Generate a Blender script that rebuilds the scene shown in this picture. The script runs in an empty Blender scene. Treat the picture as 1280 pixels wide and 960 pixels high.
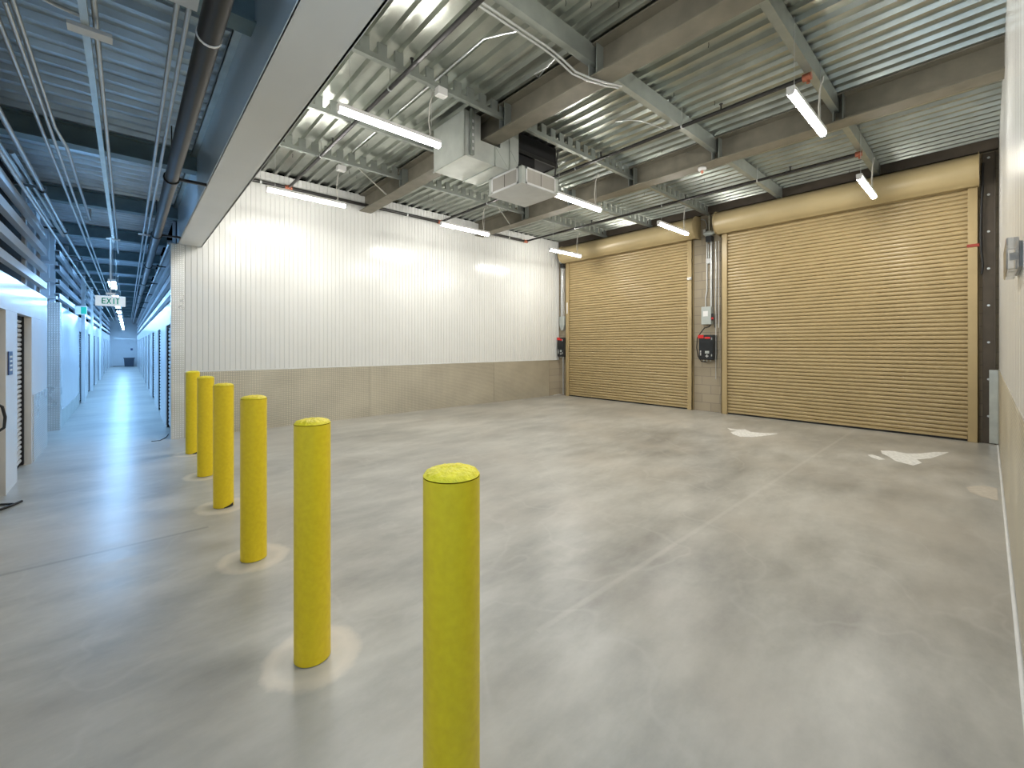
import bpy, bmesh, math, random
from mathutils import Vector, Matrix
random.seed(7)
C = bpy.context.scene.collection
PI = math.pi

# ------------------------------------------------------------------ materials
def nt(name):
    m = bpy.data.materials.new(name); m.use_nodes = True
    t = m.node_tree; b = t.nodes['Principled BSDF']
    return m, t, b
def N(t, kind, **kw):
    n = t.nodes.new(kind)
    for k, v in kw.items():
        if k.startswith('i_'):
            key = k[2:]
            key = int(key) if key.isdigit() else key.replace('_', ' ')
            n.inputs[key].default_value = v
        else: setattr(n, k, v)
    return n
def math_(t, op, a, b=None, clamp=False):
    n = t.nodes.new('ShaderNodeMath'); n.operation = op; n.use_clamp = clamp
    for i, v in enumerate((a, b)):
        if v is None: continue
        if isinstance(v, (int, float)): n.inputs[i].default_value = v
        else: t.links.new(v, n.inputs[i])
    return n.outputs[0]
def ramp(t, src, stops):
    r = t.nodes.new('ShaderNodeValToRGB'); cr = r.color_ramp
    while len(cr.elements) < len(stops): cr.elements.new(.5)
    for e, (p, c) in zip(cr.elements, stops):
        e.position = p; e.color = (c, c, c, 1) if isinstance(c, (int, float)) else (*c, 1)
    t.links.new(src, r.inputs[0]); return r.outputs[0]
def mixc(t, fac, a, b):
    m = t.nodes.new('ShaderNodeMix'); m.data_type = 'RGBA'
    for i, v in ((0, fac), (6, a), (7, b)):
        if isinstance(v, (int, float)): m.inputs[i].default_value = v
        elif isinstance(v, tuple): m.inputs[i].default_value = (*v, 1)
        else: t.links.new(v, m.inputs[i])
    return m.outputs[2]
def simple(name, col, rough=.5, metal=0., var=.08, scale=6., bump=0., bscale=60., spec=.5, stretch=(1, 1, 1), coat=0.):
    m, t, b = nt(name)
    tc = N(t, 'ShaderNodeTexCoord')
    mp = N(t, 'ShaderNodeMapping'); mp.inputs['Scale'].default_value = stretch
    t.links.new(tc.outputs['Object'], mp.inputs[0])
    n = N(t, 'ShaderNodeTexNoise', i_Scale=scale, i_Detail=5.)
    t.links.new(mp.outputs[0], n.inputs['Vector'])
    lo = tuple(c * (1 - var) for c in col); hi = tuple(min(1, c * (1 + var)) for c in col)
    t.links.new(ramp(t, n.outputs['Fac'], [(.3, lo), (.7, hi)]), b.inputs['Base Color'])
    b.inputs['Roughness'].default_value = rough; b.inputs['Metallic'].default_value = metal
    b.inputs['Specular IOR Level'].default_value = spec
    b.inputs['Coat Weight'].default_value = coat
    if bump:
        n2 = N(t, 'ShaderNodeTexNoise', i_Scale=bscale, i_Detail=4.)
        t.links.new(mp.outputs[0], n2.inputs['Vector'])
        bp = N(t, 'ShaderNodeBump', i_Strength=bump, i_Distance=.01)
        t.links.new(n2.outputs['Fac'], bp.inputs['Height']); t.links.new(bp.outputs[0], b.inputs['Normal'])
    return m
def emis(name, col, s):
    m, t, b = nt(name)
    b.inputs['Base Color'].default_value = (.9, .9, .9, 1)
    b.inputs['Emission Color'].default_value = (*col, 1); b.inputs['Emission Strength'].default_value = s
    if s > 5: m.cycles.emission_sampling = 'FRONT'
    return m

BOLL = [(.70, 1.04), (.665, 2.18), (.665, 3.47), (.67, 4.78), (.675, 6.05), (.68, 7.42)]
def floor_mat():
    m, t, b = nt('polished_concrete')
    tc = N(t, 'ShaderNodeTexCoord'); P = tc.outputs['Object']
    def noise(scale, detail=6., rough=.6, stretch=(1, 1, 1), rot=0, dist=0.):
        mp = N(t, 'ShaderNodeMapping'); mp.inputs['Scale'].default_value = stretch; mp.inputs['Rotation'].default_value = (0, 0, rot)
        t.links.new(P, mp.inputs[0])
        n = N(t, 'ShaderNodeTexNoise', i_Scale=scale, i_Detail=detail, i_Roughness=rough, i_Distortion=dist)
        t.links.new(mp.outputs[0], n.inputs['Vector']); return n.outputs['Fac']
    big = noise(.55, 3, .5, (1, 1.4, 1), .3)
    med = noise(1.5, 7, .62, (1, 2.4, 1), -.5)
    fine = noise(14, 6, .7)
    s = math_(t, 'ADD', math_(t, 'MULTIPLY', big, .5), math_(t, 'ADD', math_(t, 'MULTIPLY', med, .42), math_(t, 'MULTIPLY', fine, .08)))
    col = ramp(t, s, [(.36, (.255, .25, .228)), (.5, (.395, .387, .352)), (.63, (.53, .518, .474))])
    warm = noise(.7, 3, .5, (1, 1, 1), 1.1)
    col = mixc(t, ramp(t, warm, [(.45, 0.), (.65, .35)]), col, (.50, .455, .39))
    vein = noise(.8, 3, .5, (1, 1.2, 1), .8, .3)
    v2 = ramp(t, math_(t, 'ABSOLUTE', math_(t, 'SUBTRACT', vein, .5)), [(0., .16), (.012, 0.)])
    col = mixc(t, v2, col, (.58, .57, .53))
    sep = N(t, 'ShaderNodeSeparateXYZ'); t.links.new(P, sep.inputs[0])
    X, Y = sep.outputs[0], sep.outputs[1]
    wob = math_(t, 'MULTIPLY', math_(t, 'SUBTRACT', fine, .5), .02)
    # saw-cut joints
    for axis, pos, lo_x in ((Y, 1.58, 1.6), (Y, 4.31, None), (Y, 13., None), (Y, 18.5, None)):
        d = math_(t, 'ABSOLUTE', math_(t, 'ADD', math_(t, 'SUBTRACT', axis, pos), wob))
        f = ramp(t, d, [(0., .5 if pos != 1.58 else .22), (.010, .5 if pos != 1.58 else .22), (.026, 0.)])
        if pos == 4.31: f = math_(t, 'MULTIPLY', f, math_(t, 'LESS_THAN', X, .5))
        if pos == 1.58: f = math_(t, 'MULTIPLY', f, math_(t, 'GREATER_THAN', X, 1.6))
        cc = (.20, .19, .17) if pos == 4.31 else (.62, .60, .55)
        col = mixc(t, f, col, cc)
    # patched concrete collars round the bollards
    nz = noise(5, 4, .6)
    for bx_, by_ in BOLL:
        dx = math_(t, 'SUBTRACT', X, bx_); dy = math_(t, 'SUBTRACT', Y, by_)
        d = math_(t, 'SQRT', math_(t, 'ADD', math_(t, 'MULTIPLY', dx, dx), math_(t, 'MULTIPLY', dy, dy)))
        d = math_(t, 'ADD', d, math_(t, 'MULTIPLY', math_(t, 'SUBTRACT', nz, .5), .1))
        f = ramp(t, d, [(0., .4), (.12, .4), (.17, .7), (.205, .55), (.235, 0.)])
        col = mixc(t, f, col, (.70, .63, .53))
    t.links.new(col, b.inputs['Base Color'])
    t.links.new(ramp(t, med, [(.3, .29), (.7, .37)]), b.inputs['Roughness'])
    b.inputs['Specular IOR Level'].default_value = .45
    bp = N(t, 'ShaderNodeBump', i_Strength=.12, i_Distance=.01)
    t.links.new(noise(3.2, 3, .5), bp.inputs['Height']); t.links.new(bp.outputs[0], b.inputs['Normal'])
    return m
def plate_mat(name, col, rough=.32, k=120., strength=.7):
    """diamond tread plate: raised lozenges on galvanised sheet"""
    m, t, b = nt(name)
    tc = N(t, 'ShaderNodeTexCoord'); sep = N(t, 'ShaderNodeSeparateXYZ'); t.links.new(tc.outputs['Object'], sep.inputs[0])
    h = math_(t, 'ADD', sep.outputs[0], sep.outputs[1])
    u = math_(t, 'MULTIPLY', math_(t, 'ADD', h, sep.outputs[2]), k); v = math_(t, 'MULTIPLY', math_(t, 'SUBTRACT', h, sep.outputs[2]), k)
    p = math_(t, 'MULTIPLY', math_(t, 'SINE', u), math_(t, 'SINE', v))
    hgt = ramp(t, p, [(.25, 0.), (.6, 1.)])
    n = N(t, 'ShaderNodeTexNoise', i_Scale=1.6, i_Detail=5.); t.links.new(tc.outputs['Object'], n.inputs['Vector'])
    base = ramp(t, n.outputs['Fac'], [(.35, tuple(c * .72 for c in col)), (.65, tuple(c * .9 for c in col))])
    t.links.new(mixc(t, math_(t, 'MULTIPLY', hgt, .8), base, tuple(min(1, c * 1.6) for c in col)), b.inputs['Base Color'])
    b.inputs['Metallic'].default_value = .55
    t.links.new(ramp(t, n.outputs['Fac'], [(.3, rough), (.7, rough + .12)]), b.inputs['Roughness'])
    bp = N(t, 'ShaderNodeBump', i_Strength=strength, i_Distance=.004)
    t.links.new(hgt, bp.inputs['Height']); t.links.new(bp.outputs[0], b.inputs['Normal'])
    return m
def cmu_mat():
    m, t, b = nt('concrete_block')
    tc = N(t, 'ShaderNodeTexCoord'); mp = N(t, 'ShaderNodeMapping'); mp.inputs['Rotation'].default_value = (PI/2, 0, PI/2)
    sep = N(t, 'ShaderNodeSeparateXYZ'); t.links.new(tc.outputs['Object'], sep.inputs[0])
    cb = N(t, 'ShaderNodeCombineXYZ'); t.links.new(sep.outputs[1], cb.inputs[0]); t.links.new(sep.outputs[2], cb.inputs[1])
    br = N(t, 'ShaderNodeTexBrick', i_Scale=1.); t.links.new(cb.outputs[0], br.inputs['Vector'])
    br.inputs['Brick Width'].default_value = .4; br.inputs['Row Height'].default_value = .2; br.inputs['Mortar Size'].default_value = .006
    br.inputs['Color1'].default_value = (.37, .31, .215, 1); br.inputs['Color2'].default_value = (.44, .37, .26, 1); br.inputs['Mortar'].default_value = (.22, .195, .16, 1)
    n = N(t, 'ShaderNodeTexNoise', i_Scale=90., i_Detail=4.); t.links.new(tc.outputs['Object'], n.inputs['Vector'])
    t.links.new(mixc(t, math_(t, 'MULTIPLY', n.outputs['Fac'], .4), br.outputs['Color'], (.42, .38, .32)), b.inputs['Base Color'])
    b.inputs['Roughness'].default_value = .8
    bp = N(t, 'ShaderNodeBump', i_Strength=.4, i_Distance=.006); t.links.new(n.outputs['Fac'], bp.inputs['Height']); t.links.new(bp.outputs[0], b.inputs['Normal'])
    return m
def bollard_mat():
    m, t, b = nt('yellow_paint')
    tc = N(t, 'ShaderNodeTexCoord')
    n = N(t, 'ShaderNodeTexNoise', i_Scale=40., i_Detail=6.); t.links.new(tc.outputs['Object'], n.inputs['Vector'])
    t.links.new(ramp(t, n.outputs['Fac'], [(.3, (.83, .60, .010)), (.7, (.90, .68, .014))]), b.inputs['Base Color'])
    b.inputs['Roughness'].default_value = .42
    bp = N(t, 'ShaderNodeBump', i_Strength=.25, i_Distance=.004); t.links.new(n.outputs['Fac'], bp.inputs['Height']); t.links.new(bp.outputs[0], b.inputs['Normal'])
    return m

M = dict(
    floor=floor_mat(), cmu=cmu_mat(), yellow=bollard_mat(),
    yellow_cap=simple('rough_yellow_cap', (.90, .74, .02), .5, bump=1., bscale=55., var=.12, scale=30),
    white=simple('white_panel', (.73, .735, .715), .2, var=.02, scale=2),
    soffit=simple('glossy_soffit', (.78, .78, .75), .16, var=.02, scale=2, bump=.25, bscale=3.),
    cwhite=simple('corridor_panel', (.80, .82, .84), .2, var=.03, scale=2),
    bulk=simple('blue_light_tinted_bulkhead_panel', (.62, .75, .86), .2, var=.03, scale=2),  # blue of the corridor light mixed into the panel colour
    beige=simple('warm_lit_jamb_panel', (.66, .62, .56), .45, var=.04),  # warm reflected light on the jambs painted in as beige
    plate=plate_mat('tread_plate', (.60, .56, .455)),
    plate_b=plate_mat('tread_plate_bright', (.84, .84, .80), .25, 100.),
    galv=simple('galvanised_deck', (.46, .485, .44), .29, .92, .14, 3., .15, 30., stretch=(1, 1, 1)),
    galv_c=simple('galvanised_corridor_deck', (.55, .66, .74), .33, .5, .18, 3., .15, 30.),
    galvd=simple('galvanised_sheet', (.64, .67, .63), .30, .8, .12, 5.),
    duct=simple('duct_sheet', (.70, .73, .69), .36, .55, .1, 4., .1, 8.),
    purlin=simple('purlin_steel', (.36, .39, .36), .42, .6, .1, 5.),
    beam=simple('primed_beam', (.205, .188, .145), .6, .1, .15, 5., .1, 50.),
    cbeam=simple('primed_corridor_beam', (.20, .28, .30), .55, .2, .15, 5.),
    black=simple('black_pipe', (.022, .021, .02), .38, .2, .2, 8.),
    blackbox=simple('black_enclosure', (.012, .014, .016), .35, 0, .1, 8.),
    dark=simple('dark_void', (.007, .007, .008), .8, 0, .2, 3.),
    conduit=simple('emt_conduit', (.66, .68, .68), .3, .8, .06, 8.),
    tan=simple('tan_door_paint', (.48, .368, .19), .36, 0, .04, 3.),
    tanh=simple('tan_hood_paint', (.47, .375, .205), .34, 0, .04, 3.),
    brown=simple('brown_steel', (.085, .068, .05), .5, .1, .15, 6.),
    slat=simple('unit_door_paint', (.74, .77, .80), .28, 0, .03, 3.),
    girt=simple('girt_paint', (.60, .65, .70), .35, .1, .05, 3.),
    grey=simple('grey_enclosure', (.46, .50, .48), .4, 0, .05, 6.),
    lgrey=simple('light_grey_paint', (.70, .71, .70), .45, 0, .05, 6.),
    red=simple('red_label', (.65, .02, .02), .45, 0, .05, 6.),
    copper=simple('copper_fitting', (.50, .17, .10), .35, .5, .2, 30.),
    orange=simple('red_tape', (.35, .05, .03), .5),
    navy=simple('navy_sign', (.035, .06, .17), .35),
    whitep=simple('white_plastic', (.85, .85, .84), .35, 0, .02),
    cord=simple('white_cord', (.82, .80, .74), .5, 0, .02),
    rubber=simple('black_rubber', (.008, .008, .008), .55),
    chalk=simple('dried_white_spill', (.80, .80, .76), .55, 0, .15, 25.),
    patch=simple('dried_beige_patch', (.56, .51, .43), .6, 0, .1, 20.),
    bin=simple('dark_bin_plastic', (.03, .045, .07), .4),
    tube=emis('lit_diffuser', (1., .972, .905), 128.),
    ctube=emis('lit_corridor_diffuser', (.29, .58, 1.), 115.),
    panel_fill=emis('added_fill_panel_glow', (.30, .60, 1.), 80.),
    near_fill=emis('added_near_fill_diffuser', (.52, .74, 1.), 26.),
    exitg=simple('green_exit_letters', (.02, .42, .25), .5),
    exitw=emis('lit_exit_face', (.55, .75, .95), .35),
)
gm, gt, gb = nt('clear_cover'); gb.inputs['Base Color'].default_value = (.93, .93, .92, 1); gb.inputs['Roughness'].default_value = .12
gb.inputs['Transmission Weight'].default_value = .75; gb.inputs['IOR'].default_value = 1.3; M['clear'] = gm

# ------------------------------------------------------------------ mesh builder
class MB:
    def __init__(s): s.v = []; s.f = []; s.sm = []
    def add(s, vs, fs, smooth=False):
        o = len(s.v); s.v += [tuple(v) for v in vs]
        for f in fs: s.f.append(tuple(i + o for i in f)); s.sm.append(smooth)
        return s
    def box(s, x0, x1, y0, y1, z0, z1):
        x0, x1 = sorted((x0, x1)); y0, y1 = sorted((y0, y1)); z0, z1 = sorted((z0, z1))
        return s.add([(x0,y0,z0),(x1,y0,z0),(x1,y1,z0),(x0,y1,z0),(x0,y0,z1),(x1,y0,z1),(x1,y1,z1),(x0,y1,z1)],
              [(0,3,2,1),(4,5,6,7),(0,1,5,4),(1,2,6,5),(2,3,7,6),(3,0,4,7)])
    def prism(s, prof, axis, a0, a1, closed=True, caps=True, smooth=False):
        """extrude a 2-D profile. axis 'x': prof=(y,z); 'y': prof=(x,z); 'z': prof=(x,y)"""
        def P(p, a): return {'x': (a, p[0], p[1]), 'y': (p[0], a, p[1]), 'z': (p[0], p[1], a)}[axis]
        n = len(prof); vs = [P(p, a0) for p in prof] + [P(p, a1) for p in prof]
        fs = [(i, (i+1) % n, n + (i+1) % n, n + i) for i in range(n if closed else n - 1)]
        s.add(vs, fs, smooth)
        if closed and caps: s.add(vs, [tuple(range(n)), tuple(range(2*n-1, n-1, -1))])
        return s
    def tube(s, pts, r, seg=12, caps=True):
        pts = [Vector(p) for p in pts]; rings = []
        prev = None
        for i, p in enumerate(pts):
            if i == 0: d = pts[1] - p
            elif i == len(pts) - 1: d = p - pts[-2]
            else: d = (pts[i+1] - p).normalized() + (p - pts[i-1]).normalized()
            d.normalize()
            if prev is None:
                up = Vector((0, 0, 1)) if abs(d.z) < .9 else Vector((1, 0, 0))
                a = d.cross(up).normalized()
            else: a = (prev - d * prev.dot(d)).normalized()
            prev = a; b = d.cross(a)
            rings.append([p + a * (r * math.cos(2*PI*k/seg)) + b * (r * math.sin(2*PI*k/seg)) for k in range(seg)])
        vs = [v for R in rings for v in R]; fs = []
        for i in range(len(rings) - 1):
            for k in range(seg):
                fs.append((i*seg+k, i*seg+(k+1) % seg, (i+1)*seg+(k+1) % seg, (i+1)*seg+k))
        s.add(vs, fs, True)
        if caps: s.add(vs, [tuple(range(seg-1, -1, -1)), tuple(range((len(rings)-1)*seg, len(rings)*seg))])
        return s
    def lathe(s, prof, cx, cy, seg=40, smooth=True):
        vs = []; fs = []
        for r, z in prof:
            for k in range(seg): vs.append((cx + r*math.cos(2*PI*k/seg), cy + r*math.sin(2*PI*k/seg), z))
        for i in range(len(prof)-1):
            for k in range(seg): fs.append((i*seg+k, i*seg+(k+1) % seg, (i+1)*seg+(k+1) % seg, (i+1)*seg+k))
        return s.add(vs, fs, smooth)
    def mesh(s, name, off=(0, 0, 0)):
        me = bpy.data.meshes.new(name)
        me.from_pydata([(v[0]-off[0], v[1]-off[1], v[2]-off[2]) for v in s.v], [], s.f)
        me.polygons.foreach_set('use_smooth', s.sm); me.update(); return me
    def base(s):
        xs = [v[0] for v in s.v]; ys = [v[1] for v in s.v]; zs = [v[2] for v in s.v]
        return ((min(xs)+max(xs))/2, (min(ys)+max(ys))/2, min(zs))

def wloc(o):
    p = Vector((0, 0, 0))
    while o: p += o.location; o = o.parent
    return p
def bevel(o, w=.004, seg=2):
    b = o.modifiers.new('bevel', 'BEVEL'); b.width = w; b.segments = seg; b.limit_method = 'ANGLE'; return o
def part(name, mb, mat, parent, label=None, kind=None):
    me = mb.mesh(name, wloc(parent))
    if name == 'diffuser':
        bm = bmesh.new(); bm.from_mesh(me); bmesh.ops.recalc_face_normals(bm, faces=bm.faces); bm.to_mesh(me); bm.free()
    o = bpy.data.objects.new(name, me); o.data.materials.append(M[mat]); C.objects.link(o); o.parent = parent
    if label: o['label'] = label
    if kind: o['kind'] = kind
    return o
def tag(o, label, cat, group=None, kind=None):
    o['label'] = label; o['category'] = cat
    if group: o['group'] = group
    if kind: o['kind'] = kind
    return o
def solo(name, mb, mat, label, cat, group=None, kind=None, at0=False):
    off = (0, 0, 0) if at0 else mb.base()
    o = bpy.data.objects.new(name, mb.mesh(name, off)); o.location = off; o.data.materials.append(M[mat]); C.objects.link(o)
    return tag(o, label, cat, group, kind)
def struct(name, mb, mat, label, cat): return solo(name, mb, mat, label, cat, kind='structure', at0=True)
def thing(name, label, cat, loc, group=None, kind=None):
    o = bpy.data.objects.new(name, None); o.empty_display_size = .1; C.objects.link(o); o.location = loc
    return tag(o, label, cat, group, kind)
def copy_tree(o, parent=None, shift=None):
    c = o.copy(); C.objects.link(c); c.parent = parent
    if shift: c.location = o.location + Vector(shift)
    for ch in list(o.children): copy_tree(ch, c)
    return c

# ------------------------------------------------------------------ dimensions
WY = 8.75      # white wall
DX = 9.85      # door wall
RY = -.118     # right wall
CL, CR = -.90, .53   # corridor faces
DECK = 4.65; CDECK = 3.725
END = 42.

# ------------------------------------------------------------------ floor
struct('floor', MB().box(-5., 10.1, -4., END + .2, -.1, 0), 'floor', 'mottled grey polished concrete floor running from the corridor into the loading bay', 'floor')

# ------------------------------------------------------------------ room ceiling: trapezoidal steel deck, ribs along Y
def deck_prof(a0, a1, pitch, zlow, depth):
    p = []; a = a0
    while a < a1:
        p += [(a, zlow + depth), (a + pitch*.58, zlow + depth), (a + pitch*.68, zlow), (a + pitch*.90, zlow)]
        a += pitch
    p += [(a, zlow + depth)]
    return p
mb = MB(); pr = deck_prof(.92, 9.95, .19, DECK, .045)
mb.prism(pr, 'y', RY - .05, WY + .02, closed=False)
mb.box(.6, 10.1, RY - .1, WY + .1, DECK + .06, DECK + .12)
struct('ceiling', mb, 'galv', 'corrugated galvanised steel deck over the loading bay', 'ceiling')
# corridor deck: ribs along X
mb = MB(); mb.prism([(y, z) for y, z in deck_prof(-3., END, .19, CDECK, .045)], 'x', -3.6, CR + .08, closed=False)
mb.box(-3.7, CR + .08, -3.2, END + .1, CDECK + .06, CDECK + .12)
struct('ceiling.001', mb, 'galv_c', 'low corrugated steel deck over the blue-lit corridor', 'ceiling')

# ------------------------------------------------------------------ white ribbed wall
mb = MB(); x = .69; p = []; prof = []
pitch = .0775
while x < 9.78:
    prof += [(x, WY), (x + .004, WY + .010), (x + .012, WY + .010), (x + .017, WY)]
    x += pitch
prof = [q for q in prof] + [(9.80, WY), (9.80, WY + .1), (.69, WY + .1)]
notch = [(3.56, 3.88), (6.60, 6.90)]
mb.prism(prof, 'z', 1.07, DECK)
struct('wall_back', mb, 'white', 'white ribbed metal wall panels above the tread plate', 'wall')
mb = MB().box(.69, 9.85, WY + .11, WY + .2, 0, 1.06)
struct('wall_back.001', mb, 'white', 'lower backing of the white wall behind the tread plate', 'wall')
# flashing at the foot of the white panels
solo('drip_flashing', MB().box(.69, 9.79, WY - .012, WY + .0, 1.062, 1.085), 'lgrey', 'thin white flashing along the bottom edge of the ribbed wall panels', 'flashing')
seams = [.69, 3.82, 7.22, 9.35]
lab = ['diamond tread plate sheet at the corridor end of the white wall', 'middle diamond tread plate sheet below the white wall', 'diamond tread plate sheet below the white wall nearest the left tan door']
for i in range(3):
    mb = MB().box(seams[i] + .002, seams[i+1] - .002, WY - .006, WY + .02, .0, 1.062)
    solo('tread_plate_sheet', mb, 'plate', lab[i], 'wall plate', 'tread plate sheets below the white wall')
struct('wall_back.002', MB().box(9.35, 9.85, WY + .02, WY + .1, 0, 1.07), 'cmu', 'short block wall stretch in the corner below the white panels', 'wall')

# corner cover at the corridor mouth
mb = MB().prism([(CR - .010, WY - .014), (.69, WY - .014), (.69, WY - .002), (CR + .002, WY - .002), (CR + .002, WY + .11), (CR - .010, WY + .11)], 'z', 0, 3.138)
struct('trim_1', mb, 'plate_b', 'bright tread plate corner guard between corridor and white wall', 'corner guard')

# ------------------------------------------------------------------ bulkhead between corridor and room
mb = MB().box(.605, .92, -3, WY + .0, 3.14, 3.15)
struct('trim_2', mb, 'soffit', 'glossy white underside of the bulkhead between corridor and bay', 'bulkhead')
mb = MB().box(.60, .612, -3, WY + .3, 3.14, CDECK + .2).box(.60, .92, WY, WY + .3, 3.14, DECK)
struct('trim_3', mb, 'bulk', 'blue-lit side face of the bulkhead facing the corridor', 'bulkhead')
mb = MB().box(.908, .925, -3, WY, 3.14, DECK + .06)
struct('trim_4', mb, 'white', 'white side face of the bulkhead facing the loading bay', 'bulkhead')
# ledge angle where corridor deck meets bulkhead
mb = MB().box(.545, .602, -3, WY, CDECK - .035, CDECK - .027).box(.545, .552, -3, WY, CDECK - .035, CDECK - .004)
solo('ledge_angle', mb, 'galvd', 'steel ledge angle carrying the corridor deck along the bulkhead', 'steel angle')

# ------------------------------------------------------------------ right wall (beside the camera)
mb = MB(); prof = []
x = .95
while x < 9.80:
    prof += [(x, RY), (x + .006, RY - .008), (x + .014, RY - .008), (x + .02, RY)]; x += .30
prof += [(9.84, RY), (9.84, RY - .1), (.95, RY - .1)]
mb.prism(prof, 'z', 1.14, DECK + .05)
struct('wall_right', mb, 'white', 'white panelled wall along the right edge above tread plate', 'wall')
mb = MB()
for a, b_ in ((.95, 3.9), (3.904, 6.85), (6.854, 9.82)): mb.box(a, b_, RY - .1, RY + .005, 0, 1.14)
struct('wall_right.001', mb, 'plate', 'tread plate wainscot along the foot of the right wall', 'wall')
solo('base_sealant', MB().tube([(1., RY + .012, .004), (9.7, RY + .012, .004)], .012, 8), 'lgrey', 'pale sealant bead along the foot of the right wall', 'sealant')

# closing walls behind the camera
struct('wall_front', MB().box(CL - .3, 1.05, -3.1, -3., 0, CDECK + .1), 'cwhite', 'plain corridor end wall behind the viewpoint', 'wall')
struct('wall_right.002', MB().box(.95, 1.05, -3., RY - .1, 0, DECK), 'white', 'corridor side wall behind the viewpoint', 'wall')
struct('wall_right.003', MB().box(.60, 1.05, -3., RY - .1, CDECK, DECK), 'white', 'upper corridor wall behind the viewpoint', 'wall')

# ------------------------------------------------------------------ door wall
struct('wall_far', MB().box(DX, DX + .2, RY - .2, WY + .2, 0, DECK + .1), 'cmu', 'grey-brown concrete block wall holding the two tan doors', 'wall')

def slat_profile(x, z0, z1, pitch, d, sign=-1):
    """(x,z) polyline of an interlocking slat curtain, bulging towards sign*x"""
    p = []; z = z0
    while z < z1 - 1e-6:
        for fz, fd in ((0, -.3), (.06, -.45), (.13, -.4), (.19, .62), (.36, .92), (.62, 1.), (.84, .88), (.95, .6)):
            p.append((x + sign * d * fd, z + pitch * fz))
        z += pitch
    p.append((x, z)); return p
def big_door(n, y0, y1, label, hood_y0, hood_y1):
    t = thing('door_%d' % n, label, 'door', (DX - .05, (y0 + y1) / 2, 0), kind='structure')
    mb = MB(); prof = slat_profile(DX - .030, .075, 4.05, .069, .024)
    mb.prism(prof, 'y', y0, y1, closed=False)
    part('curtain', mb, 'tan', t)
    bevel(part('bottom_bar', MB().box(DX - .062, DX - .02, y0 + .01, y1 - .01, .035, .078), 'tan', t), .003)
    part('bottom_seal', MB().box(DX - .052, DX - .03, y0 + .01, y1 - .01, .004, .036), 'rubber', t, 'black rubber seal under the curtain')
    for ya, yb in ((y0 - .115, y0 + .006), (y1 - .006, y1 + .115)):
        mb = MB().box(DX - .095, DX - .065, ya, yb, 0, 4.02).box(DX - .095, DX, ya if ya < y0 - .05 else yb - .02, (ya + .02) if ya < y0 - .05 else yb, 0, 4.02)
        mb.box(DX - .02, DX, ya, yb, 0, 4.02)
        bevel(part('guide_rail', mb, 'tan', t), .003)
    # rolled hood: rounded front, closed by end plates
    hp = []
    cx, cz, R = DX - .19, 4.20, .215
    for k in range(17):
        a = math.radians(112 + k * (258 - 112) / 16)
        hp.append((cx + R * math.cos(a), cz + R * math.sin(a) * 1.05))
    hp = [(DX - .005, 4.44)] + hp + [(cx - .02, cz - .24), (cx + .02, cz - .262), (cx + .02, cz - .225), (DX - .005, cz - .20)]
    part('hood', MB().prism(hp, 'y', hood_y0, hood_y1, smooth=False), 'tanh', t)
    for yy in (hood_y0 - .012, hood_y1):
        bevel(part('end_plate', MB().prism([(DX - .003, 4.47)] + [(cx + (R + .02) * math.cos(math.radians(a)), cz + (R + .035) * math.sin(math.radians(a))) for a in range(110, 265, 14)] + [(DX - .003, 3.93)], 'y', yy, yy + .012), 'tanh', t), .002)
    return t
d1 = big_door(1, .20, 3.82, 'wide tan roll-up door on the right beside the white right wall', .095, 3.98)
d2 = big_door(2, 4.70, 8.34, 'tan roll-up door on the left next to the white ribbed wall', 4.44, 8.46)
for o in (d1, d2):
    h = [c for c in o.children if c.name.startswith('hood')][0]
    for pl in h.data.polygons: pl.use_smooth = len(pl.vertices) == 4
# black lintel steel above the doors
solo('lintel_angle', MB().box(DX - .09, DX, RY + .01, WY - .02, DECK - .17, DECK - .005), 'brown', 'dark steel ledger running above the two door hoods', 'steel angle')

# steel jamb with bolts at the far right
t = thing('steel_jamb', 'brown steel jamb with a column of bolt heads right of the right tan door', 'jamb', (DX - .02, -.02, 0))
bevel(part('angle', MB().box(DX - .05, DX, -.085, .05, 0, 4.45).box(DX - .075, DX - .05, -.085, -.07, 0, 4.45), 'brown', t), .003)
for k in range(8):
    part('bolt', MB().tube([(DX - .05, -.012, .42 + k * .565), (DX - .064, -.012, .42 + k * .565)], .017, 8), 'conduit', t)
bevel(solo('corner_guard', MB().box(DX - .082, DX - .076, -.105, -.018, .015, 1.13).box(DX - .082, DX - .02, -.112, -.105, .015, 1.13), 'galvd', 'short galvanised guard strip at the foot of the right corner', 'corner guard'), .002)
mb = MB().tube([(DX - .1, .045, 4.30), (DX - .105, .05, 3.9), (DX - .1, .062, 3.6), (DX - .105, .07, 3.2), (DX - .11, .062, 2.95), (DX - .105, .045, 2.72), (DX - .1, .06, 2.60)], .014, 8)
solo('black_cable', mb, 'rubber', 'black cable hanging beside the right guide of the right tan door', 'cable')
solo('red_tape', MB().box(DX - .105, DX - .096, .07, .215, 3.03, 3.075), 'orange', 'dark red tape band on the right guide of the right tan door', 'tape')
solo('door_sensor', MB().box(DX - .13, DX - .096, 4.60, 4.69, 3.03, 3.09).tube([(DX - .13, 4.64, 3.06), (DX - .16, 4.60, 3.04)], .018, 8), 'whitep', 'small white sensor on the right guide of the left tan door', 'sensor')
bevel(solo('limit_switch', MB().box(DX - .11, DX - .096, 8.36, 8.40, 2.45, 2.78), 'whitep', 'slim white strip on the left guide of the left tan door', 'switch'), .003)

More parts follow.
